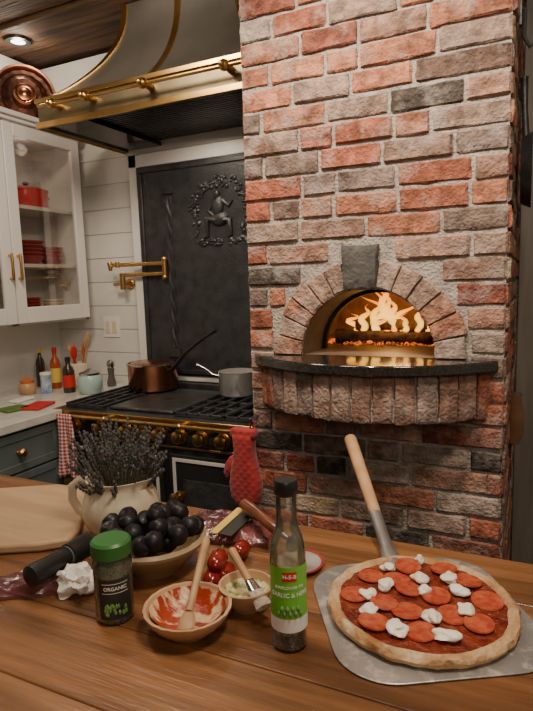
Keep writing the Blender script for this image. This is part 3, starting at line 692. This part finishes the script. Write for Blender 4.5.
for (px,py,mt,lab,w,h,a) in ((38,407,red_p,'red flat packet on the left counter nearest the range',.16,.1,.3),(14,410,stemg,'green flat packet on the counter at the left frame edge',.12,.1,-.2),(22,401,white_p,'white flat packet behind the red packet on the counter',.12,.06,.1)):
    p=T(px,py); mb=MB(); m=TR((p.x,p.y,TOP+.001))@Matrix.Rotation(a,4,'Z'); mb.prism(rrect(h,w,.01),0,.012,m); tag(obj('food_packet',mb,mt,bev=.004),lab,'packet')
# ------------------------------------------------------------ cloth on range
def cloth(x0,x1,zt,zb,y,mat,label,cat,name):
    mb=MB(); nx,nz=14,16; g=[]
    for j in range(nz+1):
        row=[]
        for i in range(nx+1):
            u=i/nx; v=j/nz; x=x0+(x1-x0)*(.5+(u-.5)*(.7+.35*v)); zz=zt+(zb-zt)*v+.012*math.sin(u*3)*v
            row.append(mb.bm.verts.new((x+.012*math.sin(v*3),y-.004-.016*math.sin(u*9)*v-.004*v,zz)))
        g.append(row)
    for j in range(nz):
        for i in range(nx): mb.face([g[j][i],g[j][i+1],g[j+1][i+1],g[j+1][i]])
    o=obj(name,mb,mat); md=o.modifiers.new('solid','SOLIDIFY'); md.thickness=.006; tag(o,label,cat); return o
pa=OY(54,415,ry-.02); pb=OY(78,478,ry-.02)
cloth(pa.x,pb.x,.912,pb.z-.01,ry-.012,ging,'red and white gingham towel hung at the left end of range rail','towel','gingham_towel')
MY=1.575
mt=OY(244,431,MY); mz=OY(247,506,MY).z; H=mt.z-mz; s=.82
outl=[(-.046,H*1.0),(.046,H*1.0),(.043,H*.9),(.04,H*.78),(.05,H*.6),(.066,H*.42),(.072,H*.25),(.062,H*.1),(.04,.0),(0,-.01),(-.04,.004),(-.062,H*.12),(-.068,H*.3),(-.06,H*.48),(-.046,H*.64),(-.04,H*.78),(-.043,H*.9)]
outl=[(x*s,y) for x,y in outl]
thumb=[(x*s,y) for x,y in [(-.036,H*.7),(-.06,H*.66),(-.084,H*.55),(-.092,H*.44),(-.084,H*.37),(-.07,H*.37),(-.05,H*.46)]]
t=thing('oven_mitt','deep red quilted oven mitt hanging at the left edge of the brick column','oven mitt',(mt.x,MY,mz))
m=Matrix(((1,0,0,mt.x),(0,0,1,MY-.03),(0,1,0,mz),(0,0,0,1)))
obj('mitt_hand',MB().pillow(outl,.06,m),mitt_m,t,ang=80); obj('mitt_thumb',MB().pillow(thumb,.04,m@TR((0,0,.008))),mitt_m,t,ang=80)
obj('cuff',MB().prism(rrect(.088,.03,.008),.008,.05,m@Matrix.Translation((0,H*.98,0))),mitt_m,t,.008)
lpz=mt.z+.035; hkx=X0+.02
obj('hanging_loop',MB().tube([(mt.x+.02,MY,mt.z),(hkx-.006,MY+.0,lpz),(hkx+.006,MY+.004,lpz),(mt.x+.03,MY+.006,mt.z)],.003,8),mitt_m,t)
tag(obj('iron_hook',MB().tube([(hkx,Y0-.004,lpz+.01),(hkx,MY+.015,lpz+.004),(hkx,MY-.006,lpz-.004),(hkx,MY-.014,lpz+.012)],.004,8),black_iron),'small black iron hook holding the red oven mitt','hook')
# ------------------------------------------------------------ island
isl=thing('kitchen_island','long reclaimed pine island with worn plank top','island',(-.4,.4,0))
mb=MB(); ye=1.142; w=.157; y=ye; k=0
PW=[(.25,.117,.048),(.29,.142,.062),(.22,.098,.04),(.27,.127,.053),(.305,.154,.07),(.23,.104,.044)]
while y>-.3:
    mb.box(-1.75,1.1,y-w+.0012,y,TOP-.045,TOP,c=PW[k%6]); y-=w; k+=1
obj('plank_top',mb,table_w,isl,.0025)
obj('base',MB().box(-1.65,1.0,-.2,1.06,.0,TOP-.046),green_cab,isl,.004)
# cutting board
pts=[T(-70,500),T(60,491),T(82,494),T(88,505),T(80,538),T(70,548),T(40,553),T(-70,560)]
mb=MB(); mb.prism([(p.x,p.y) for p in pts],TOP+.001,TOP+.022)
tag(obj('cutting_board',mb,maple,bev=.006),'pale maple cutting board at the left end of the island','cutting board')
# ------------------------------------------------------------ peel and pizza
PC=T(421,612); ax=(PC-T(385,554)); ax.z=0; ax.normalize(); bx_=Vector((-ax.y,ax.x,0))
pm=Matrix.Identity(4)
for i in range(3): pm[i][0]=bx_[i]; pm[i][1]=ax[i]; pm[i][3]=PC[i]
pm[2][2]=1
t=thing('pizza_peel','aluminium pizza peel with wooden handle under the pizza','pizza peel',(PC.x,PC.y,TOP+.001))
pol_=[(x,y-.002) for x,y in rrect(.335,.335,.085,10)]
obj('blade',MB().prism(pol_,.0012,.0036,pm),alum,t,.001)
hs0=pm@Vector((0,-.16,.006)); hE=OY(350,438,1.438)
d=(hE-hs0); mid=hs0+d*.33
obj('socket',MB().tube([hs0+Vector((ax.x*.05,ax.y*.05,-.002)),hs0+d*.02,hs0+d*.09,mid],[.022,.02,.013,.0135],14,flat=.85),socket_m,t)
obj('handle',MB().tube([mid-d*.02,mid,hs0+d*.6,hs0+d*.9,hs0+d*.985,hE],[.0125,.013,.015,.0165,.0165,.011],16),handle_w,t)
pz=thing('pizza','round pepperoni and mozzarella pizza on the metal peel','pizza',(PC.x,PC.y,TOP+.005))
R=.155
def wob(a,z): return 1+.022*noise.noise(Vector((math.cos(a)*1.6,math.sin(a)*1.6,1)))+.022*noise.noise(Vector((math.cos(a)*6,math.sin(a)*6,4+z*30)))+.01*noise.noise(Vector((math.cos(a)*14,math.sin(a)*14,4+z*90)))
obj('crust',MB().lathe([(0,0),(R-.01,0),(R-.002,.004),(R,.01),(R-.003,.017),(R-.01,.0205),(R-.018,.016),(R-.022,.011),(0,.009)],110,wob=wob),crust_m,pz,local=True)
mb=MB(); prof=[(0,.0125),(.05,.0128),(.09,.0126),(R-.032,.0128),(R-.02,.0138),(R-.0148,.015)]
mb.lathe(prof,64,wob=lambda a,z:1+.03*noise.noise(Vector((math.cos(a)*5,math.sin(a)*5,2))))
obj('sauce',mb,sauce_m,pz,local=True)
zt=TOP+.005+.0135
for k,(px,py) in enumerate(((371,577),(408,568),(355,595),(384,605),(409,590),(436,598),(407,612),(374,624),(421,633),(468,583),(487,602),(479,626),(453,616),(444,571),(397,581))):
    dz=.0025*(k%2); p=T(px,py,zt); rr=random.uniform(.0235,.0265); m=TR((p.x,p.y,zt+dz))@Matrix.Rotation(random.uniform(-.1,.1),4,'X')@Matrix.Rotation(random.uniform(-.1,.1),4,'Y')
    obj('pepperoni_slice',MB().lathe([(0,0),(rr*.95,0),(rr,.002),(rr*.96,.0042),(rr*.8,.0034),(0,.003)],24,m),pep_m,pz)
for k,(px,py,s) in enumerate(((388,567,1),(386,584,1.3),(369,594,1.1),(368,609,1.2),(397,627,1.5),(420,577,1.3),(449,577,1.4),(459,590,1.3),(424,590,1),(431,617,1.4),(447,635,1.6),(466,609,1.4),(420,560,.7))):
    p=T(px,py,zt+.007); obj('mozzarella_piece',MB().blob((p.x,p.y,zt+.007),(.0125*s,.0095*s,.007),3,.7,1.1,m=Matrix.Rotation(k*1.3,4,'Z'),seed=k*2+1),moz_m,pz,ang=90)
# ------------------------------------------------------------ oil bottle
def facing(p): return math.atan2(-p[1],-p[0])
p=T(290,643); th=facing(p)+.06; r=.0275
t=thing('oil_bottle','clear glass oil bottle with black cap and green label','bottle',(p.x,p.y,TOP+.001))
z0=TOP+.001
obj('glass_body',MB().lathe([(0,.001),(r-.004,0),(r,.005),(r,.15),(r-.001,.16),(r*.86,.174),(r*.66,.188),(r*.58,.2),(r*.56,.243),(0,.243)],36),glass_c,t,local=True)
obj('oil',MB().lathe([(0,.026),(r-.003,.026),(r-.003,.152),(0,.152)],32),oil_m,t,local=True)
obj('settled_herbs',MB().lathe([(0,.006),(r-.004,.006),(r-.003,.01),(r-.003,.0255),(0,.0255)],32),herb_oil_m,t,local=True)
obj('cap',MB().lathe([(r*.6,.242),(r*.66,.244),(r*.66,.262),(r*.6,.265),(0,.265)],28),black_pl,t,local=True)
lb=obj('front_label',cyl_patch(p,r+.0006,z0+.034,z0+.138,th,1.5),label_gr,t)
obj('label_foot',cyl_patch(p,r+.0009,z0+.034,z0+.056,th,1.5),white_p,lb)
obj('logo',cyl_patch(p,r+.001,z0+.116,z0+.131,th,.4),red_p,lb)
obj('lettering',text_mb('H-E-B',.0086,cyl_place(p,r+.0008,z0+.1235,th)),white_p,lb)
for s_,zz,sz in (('SUNFLOWER OIL',.106,.006),('GARLIC & HERB',.094,.0089)):
    obj('lettering',text_mb(s_,sz,cyl_place(p,r+.0003,z0+zz,th)),white_p,lb)
mb=MB()
for k in range(9):
    a=th-.6+k*.15; mb.blob((p.x+(r+.0006)*math.cos(a),p.y+(r+.0006)*math.sin(a),z0+.064+.008*(k%2)),(.0035,.0035,.006),1)
obj('herb_picture',mb,leaf_p,lb)
# ------------------------------------------------------------ spice jar
p=T(116,616); th=facing(p)+.05; r=.0325
t=thing('spice_jar','glass dried herb jar with green lid beside the plum bowl','jar',(p.x,p.y,TOP+.001))
obj('glass_body',MB().lathe([(0,.001),(r-.004,0),(r,.006),(r,.1),(r-.006,.11),(r-.006,.113),(0,.113)],36),glass_c,t,local=True)
obj('herbs',MB().lathe([(0,.004),(r-.003,.004),(r-.003,.102),(0,.104)],28),herb_m,t,local=True)
mb=MB().lathe([(r-.002,.112),(r+.001,.114),(r+.001,.136),(r-.003,.14),(0,.14)],48,wob=lambda a,z:1+.012*math.cos(a*24))
obj('lid',mb,green_pl,t,local=True)
lb=obj('front_label',cyl_patch(p,r+.0006,z0+.012,z0+.082,th,.86),label_dk,t)
obj('lettering',text_mb('ORGANIC',.0085,cyl_place(p,r+.0003,z0+.066,th)),white_p,lb)
mb=MB()
for zz in (.074,.058): cyl_patch(p,r+.001,z0+zz,z0+zz+.001,th,.66,mb=mb)
obj('label_rule',mb,white_p,lb)
mb=MB()
for k in range(26):
    u=random.uniform(-.55,.55); a=th+u; hz=.02+.028*random.random()*(1-abs(u)*.8)
    mb.blob((p.x+(r+.0004)*math.cos(a),p.y+(r+.0004)*math.sin(a),z0+hz),(.003,.003,.005),1,.3,2,seed=k)
obj('herb_picture',mb,leaf_p,lb)
# ------------------------------------------------------------ jug with lavender
p=T(123,532)
t=thing('cream_jug','cream ceramic jug holding dried lavender','jug',(p.x,p.y,TOP+.001))
JH=.135; q=1.13
def spout(a,z): return 1+(.2*max(0,math.cos(a-.35))**8 if z>JH*.86 else 0)
obj('jug_body',MB().lathe([(0,0),(.05*q,0),(.056*q,.006),(.074*q,.04),(.077*q,.066),(.071*q,.092),(.062*q,.112),(.063*q,.126),(.067*q,JH),(.063*q,JH),(.058*q,.122),(.056*q,.11),(.066*q,.09),(.07*q,.06),(.06*q,.02),(0,.012)],48,wob=spout),cream,t,local=True)
a=.35+PI; hp=lambda r_,z:(r_*math.cos(a),r_*math.sin(a),z)
obj('handle',MB().tube([hp(.066,.118),hp(.092,.124),hp(.113,.108),hp(.114,.078),hp(.1,.05),hp(.078,.04)],[.009,.0085,.008,.008,.0085,.01],10,flat=1.3),cream,t,local=True)
t=thing('lavender_bunch','bunch of dried dark lavender standing in the cream jug','dried flowers',(p.x,p.y,TOP+.03))
ms=MB(); mf=MB()
for k in range(190):
    a=random.uniform(0,2*PI); q=math.sqrt(random.random()); b=Vector((p.x+.03*q*math.cos(a),p.y+.03*q*math.sin(a),TOP+.03))
    h=random.uniform(.15,.25)-.05*q; sp=.098*q+.01
    e=Vector((p.x+.005+sp*math.cos(a)+random.uniform(-.012,.012),p.y+sp*math.sin(a),TOP+.03+h))
    n1=b.lerp(e,.45)+Vector((-.004*math.cos(a),-.004*math.sin(a),.012)); v=n1-Vector((p.x,p.y,n1.z))
    if v.length>.05: n1=Vector((p.x,p.y,n1.z))+v.normalized()*.05
    ms.tube([b,n1,e],.0012,5)
    d=(e-n1).normalized(); L=random.uniform(.03,.055)
    for j in range(5):
        mf.blob(e-d*(L*j/5)+Vector((random.uniform(-.002,.002),random.uniform(-.002,.002),0)),(.0037,.0037,.005),1,.4,2,seed=k+j)
obj('stems',ms,lav_st,t); obj('blossom',mf,lav_fl,t)
# ------------------------------------------------------------ bowl of plums
p=T(156,567); br=.1
t=thing('fruit_bowl','tan stoneware bowl heaped with dark plums','bowl',(p.x,p.y,TOP+.001))
obj('bowl_body',MB().lathe([(0,0),(.05,0),(.052,.006),(.078,.03),(br,.06),(br+.002,.066),(br-.004,.068),(.072,.032),(.044,.012),(0,.01)],48),tanc,t,local=True)
obj('rim_band',MB().lathe([(br-.006,.0565),(br+.0015,.0565),(br+.0045,.064),(br+.001,.0705),(br-.005,.069)],48),M('pale_rim_glaze',(.5,.37,.22),rough=.3),t,local=True)
g_=.92
pl=MB().lathe([(rr*g_,zz*g_) for rr,zz in [(0,-.0195),(.009,-.0195),(.017,-.012),(.0215,0),(.0195,.011),(.012,.0185),(.004,.0185),(0,.0165)]],22)
proto=obj('plum',pl,plum_m)
pos=[(.0,.0,.034)]
for k in range(5): a=k*2*PI/5; pos.append((.045*math.cos(a),.045*math.sin(a),.044))
for k in range(12): a=k*2*PI/12+.2; pos.append((.079*math.cos(a),.079*math.sin(a),.073))
for k in range(6): a=k*2*PI/6+.5; pos.append((.041*math.cos(a),.041*math.sin(a),.079))
pos.append((.0,.0,.09))
for k,(dx,dy,dz) in enumerate(pos):
    o=proto if k==0 else link(proto.copy())
    o.location=(p.x+dx,p.y+dy,TOP+dz); o.rotation_euler=(random.uniform(-.9,.9),random.uniform(-.9,.9),random.uniform(0,6))
    tag(o,'near-black plum heaped in the tan bowl','plum','plums in the tan bowl')
# ------------------------------------------------------------ sauce bowl and spoon
p=T(189,629); br=.072
t=thing('sauce_bowl','shallow terracotta bowl smeared with tomato sauce','bowl',(p.x,p.y,TOP+.001))
obj('bowl_body',MB().lathe([(0,0),(.038,0),(.04,.004),(.058,.018),(br,.038),(br,.042),(br-.005,.042),(.055,.022),(.036,.009),(0,.008)],48,wob=lambda a,z:1+.01*math.cos(a*20)),terr,t,local=True)
obj('sauce_film',MB().lathe([(0,.0095),(.035,.0105),(.053,.0235),(br-.009,.0395)],40,wob=lambda a,z:1+.03*noise.noise(Vector((math.cos(a)*3,math.sin(a)*3,z*40)))-.02),sauce_smear,t,local=True)
b=T(184,634,TOP+.02); e=T(207,537,TOP+.1); d=e-b
mb=MB().tube([b+d*.2,b+d*.32,b+d*.6,b+d*.95,e],[.007,.0062,.0066,.0078,.005],12); mb.tube([b-d*.04,b,b+d*.12,b+d*.22],[.007,.014,.014,.007],12,flat=.4)
tag(obj('wooden_spoon',mb,spoon_w),'pale wooden spoon leaning in the tomato sauce bowl','spoon')
# dip bowl and brush
p=T(247,607); br=.048
t=thing('dip_bowl','small terracotta bowl of herby oil mix behind the oil bottle','bowl',(p.x,p.y,TOP+.001))
obj('bowl_body',MB().lathe([(0,0),(.025,0),(.027,.004),(.04,.02),(br,.04),(br,.043),(br-.004,.043),(.036,.022),(.02,.009),(0,.008)],40),terr,t,local=True)
obj('herby_oil',MB().lathe([(0,.02),(.02,.0205),(.03,.022),(.0405,.0325)],36),cheese_s,t,local=True)
b=T(264,606,TOP+.03); e=T(231,549,TOP+.085); d=e-b
t=thing('pastry_brush','wooden pastry brush resting in the small herby oil bowl','brush',b)
obj('handle',MB().tube([b+d*.42,b+d*.55,b+d*.8,b+d*.97,e],[.007,.0065,.007,.008,.005],12),spoon_w,t)
obj('ferrule',MB().tube([b+d*.24,b+d*.44],[.012,.008],12,flat=.55),steel,t)
obj('bristles',MB().tube([b-d*.02,b+d*.26],[.016,.012],12,flat=.5),M('pale_bristles',(.7,.62,.5),(.5,.42,.32),sc=120,rough=.9,bump=.5,bsc=300),t)
# peppers
for (px,py,qx,qy,lift,lab) in ((210,586,217,568,.0,'red pepper nearest the sauce bowl in the pepper bunch'),(222,582,229,566,.0,'red pepper on the right of the bunch beside the herby oil bowl'),(214,569,221,553,.024,'red pepper lying on top of the pepper bunch'),(237,555,245,545,.0,'small red pepper lying alone behind the pastry brush')):
    z_=TOP+.0185+lift; a_=T(px,py,z_); c_=T(qx,qy,z_); d=c_-a_
    t=thing('red_pepper',lab,'pepper',((a_.x+c_.x)/2,(a_.y+c_.y)/2,TOP+.001+lift))
    up=Vector((0,0,.003))
    obj('flesh',MB().tube([a_-up,a_+d*.06-up*.4,a_+d*.22,a_+d*.5,a_+d*.8,a_+d*.96,c_-d*.02],[.004,.011,.0165,.0175,.0165,.011,.004],18),pepper_m,t,ang=70)
    obj('stem',MB().tube([c_-d*.04,c_+d*.15+up,c_+d*.3+up*2],[.004,.0028,.0025],8),stemg,t)
# packet and cutter
def sheet(c,w,h,rz,amp,mat,name,label,cat,seed,th=.006,lift=.006,n=22,par=None):
    mb=MB(); m=TR((c.x,c.y,TOP+.001))@Matrix.Rotation(rz,4,'Z'); g=[];g2=[]
    for j in range(n+1):
        A=[];B=[]
        for i in range(n+1):
            u=i/n-.5;v=j/n-.5; nz=noise.noise(Vector((u*5+seed,v*5,seed)))*.6+noise.noise(Vector((u*13,v*13+seed,1)))*.4
            e=min(1,6*(.5-abs(u)),6*(.5-abs(v)))
            z=lift*(.3+.7*e)+amp*max(-.3,nz)*(.4+.6*e)+amp*.4
            x=u*w+.01*noise.noise(Vector((v*6,seed,2))); y=v*h+.01*noise.noise(Vector((u*6,seed,5)))
            A.append(mb.bm.verts.new(m@Vector((x,y,max(.002,z)+th*e)))); B.append(mb.bm.verts.new(m@Vector((x,y,0))))
        g.append(A);g2.append(B)
    for j in range(n):
        for i in range(n): mb.face([g[j][i],g[j][i+1],g[j+1][i+1],g[j+1][i]])
    for q in (lambda k:(0,k),lambda k:(n,k),lambda k:(k,0),lambda k:(k,n)):
        for k in range(n):
            a,b=q(k),q(k+1); mb.face([g[a[0]][a[1]],g[b[0]][b[1]],g2[b[0]][b[1]],g2[a[0]][a[1]]])
    o=obj(name,mb,mat,par)
    if not par: tag(o,label,cat)
    return o
c=T(230,531); t=thing('pepperoni_packet','opened dark plastic packet of sliced pepperoni with yellow label','packet',(c.x,c.y,TOP))
sheet(c,.2,.14,.2,.016,meat_m,'wrapper',None,None,3,th=.016,par=t)
zl=TOP+.044; a_=T(213,528,zl); c_=T(241,509,zl); d=(c_-a_); L=d.length
m=frame(a_+d*.5+Vector((0,0,-.006)),Vector((0,-.12,1)),d)
obj('yellow_label',MB().prism(rrect(L,.018,.003),0,.002,m),yel_p,t)
obj('dark_label',MB().prism(rrect(L*.9,.03,.003),0,.002,m@TR((0,-.026,-.002))),label_dk,t)
b=T(243,503,TOP+.065); e=T(280,532,TOP+.055); d=e-b
t=thing('pizza_cutter','pizza cutter with thick brown wooden handle on the packet','pizza cutter',(e.x,e.y,TOP+.02))
obj('handle',MB().tube([b,b+d*.04,b+d*.3,b+d*.6,b+d*.9,e],[.007,.0135,.0145,.012,.013,.009],14),brown_w,t)
obj('ferrule',MB().tube([b+d*.98,b+d*1.2],[.007,.005],10),socket_m,t)
wc=b+d*1.32; obj('wheel',MB().lathe([(0,-.0006),(.02,-.0003),(.02,.0003),(0,.0006)],32,frame(wc,Vector((d.y,-d.x,.15)),d)),griddle_m,t)
p=T(298,566); t=thing('saucer','small grey saucer with red rim behind the oil bottle','plate',(p.x,p.y,TOP+.001))
obj('dish',MB().lathe([(0,0),(.03,0),(.05,.008),(.05,.01),(.03,.003),(0,.003)],36),M('grey_glaze',(.4,.37,.34),(.3,.27,.25),rough=.3),t,local=True)
obj('rim',MB().lathe([(.046,.0075),(.0515,.0085),(.0515,.0105),(.046,.0095)],36),dkred,t,local=True)
# left end clutter
sheet(T(28,588),.2,.08,.55,.014,plastic_c,'plastic_bag','crumpled clear plastic bag with dark red contents on the island','bag',11)
b=T(28,578,TOP+.045); e=T(90,543,TOP+.045); d=e-b
t=thing('black_grinder','thick black plastic grinder lying on the plastic bag','grinder',(b.x,b.y,TOP+.02))
obj('grip',MB().tube([b,b+d*.03,b+d*.1,b+d*.45,b+d*.6],[.012,.02,.021,.019,.017],20),black_pl,t)
obj('head',MB().tube([b+d*.6,b+d*.62,b+d*.95,b+d*1.0],[.016,.0225,.0235,.02],20),black_pl,t)
obj('collar',MB().tube([b+d*.59,b+d*.625],[.0195,.0195],20),M('grey_plastic',(.12,.12,.12),rough=.4),t)
p=T(78,591); mb=MB().blob((p.x,p.y,TOP+.022),(.036,.03,.028),4,.35,2.4,seed=5)
for v in mb.bm.verts:
    v.co+=Vector((noise.noise(v.co*55),noise.noise(v.co*55+Vector((9,0,0))),noise.noise(v.co*55+Vector((0,9,0)))))*.012; v.co.z=max(v.co.z,TOP+.001)
tag(obj('crumpled_tissue',mb,paper_w,ang=22),'crumpled white paper towel beside the herb jar','paper towel')
# ------------------------------------------------------------ things on column side
for k,(z,yy,lab) in enumerate(((2.32,1.78,'upper black iron hook on the right side of brick column'),(2.18,1.86,'lower black iron hook on the right side of brick column'))):
    mb=MB().tube([(X1+.004,yy,z+.05),(X1+.02,yy,z+.04),(X1+.018,yy,z-.03),(X1+.035,yy,z-.06),(X1+.06,yy,z-.045),(X1+.064,yy,z-.02)],.006,8); mb.box(X1+.006,X1+.012,yy-.012,yy+.012,z+.0,z+.09)
    tag(obj('iron_hook',mb,black_iron),lab,'hook')
t=thing('hanging_pan','dark iron skillet hanging on side of brick column','skillet',(X1+.03,2.0,1.65))
m=frame(Vector((X1+.018,2.0,1.8)),(1,0,0),(0,1,0))
obj('pan_body',MB().lathe([(0,0),(.1,0),(.115,.03),(.111,.03),(.097,.005),(0,.004)],36,m),black_iron,t)
obj('handle',MB().tube([(X1+.03,2.0,1.9),(X1+.024,2.0,1.98),(X1+.02,2.0,2.08)],[.012,.009,.012],10),black_iron,t)
t=thing('wooden_paddle','brown wooden paddle hanging on side of brick column','paddle',(X1+.04,1.98,.9))
mb=MB().tube([(X1+.02,1.98,.92),(X1+.026,1.98,.96),(X1+.028,1.98,1.02),(X1+.02,1.98,1.09)],[.006,.009,.009,.007],10,flat=2.5)
obj('blade',mb,leather,t)
obj('peg',MB().tube([(X1+.002,1.98,1.085),(X1+.04,1.98,1.09)],.005,8),black_iron,t)
# ------------------------------------------------------------ light
def area(loc,tgt,size,power,col=(1,.84,.66),name='lamp'):
    l=bpy.data.lights.new(name,'AREA'); l.size=size; l.energy=power; l.color=col
    o=link(bpy.data.objects.new(name,l)); o.location=loc
    o.rotation_euler=(Vector(tgt)-Vector(loc)).to_track_quat('-Z','Y').to_euler(); return o
def spot(loc,tgt,power,deg,col=(1,.84,.66),name='lamp'):
    l=bpy.data.lights.new(name,'SPOT'); l.energy=power; l.color=col; l.spot_size=math.radians(deg); l.spot_blend=.9; l.shadow_soft_size=.05
    o=link(bpy.data.objects.new(name,l)); o.location=loc
    o.rotation_euler=(Vector(tgt)-Vector(loc)).to_track_quat('-Z','Y').to_euler()
area((.15,.62,2.68),(-.05,1.0,.9),.3,22)
spot((-.5,.8,2.7),(-.45,1.62,1.75),95,72)
area((-.9,.8,2.68),(-.7,1.6,.9),.3,9)
area((-1.5,1.2,2.68),(-1.7,2.2,1.2),.3,15)
area((.5,-.7,2.2),(-.45,1.6,1.0),.8,8.5)  # added fill light behind the camera, no fitting there
area((-1.45,2.25,2.2),(-1.5,2.3,.9),.25,2.5)
def point(loc,pw,col,rad=.03,name='lamp'):
    l=bpy.data.lights.new(name,'POINT'); l.energy=pw; l.color=col; l.shadow_soft_size=rad; o=link(bpy.data.objects.new(name,l)); o.location=loc
point((FX+.03,FY-.09,ZA+.12),1.0,(1,.5,.17),.04)
point((FX,FY+.15,ZA+.13),2.4,(1,.46,.14),.05)
point((lp.x,lp.y,CH-.05),2.5,(1,.87,.7),.03)
point((-2.42,2.2,2.2),.25,(1,.85,.68),.03)  # added light inside the wall cabinet to brighten the red cookware
w=bpy.data.worlds.new('world'); bpy.context.scene.world=w; w.use_nodes=True
w.node_tree.nodes['Background'].inputs[0].default_value=(1,.88,.75,1); w.node_tree.nodes['Background'].inputs[1].default_value=.04
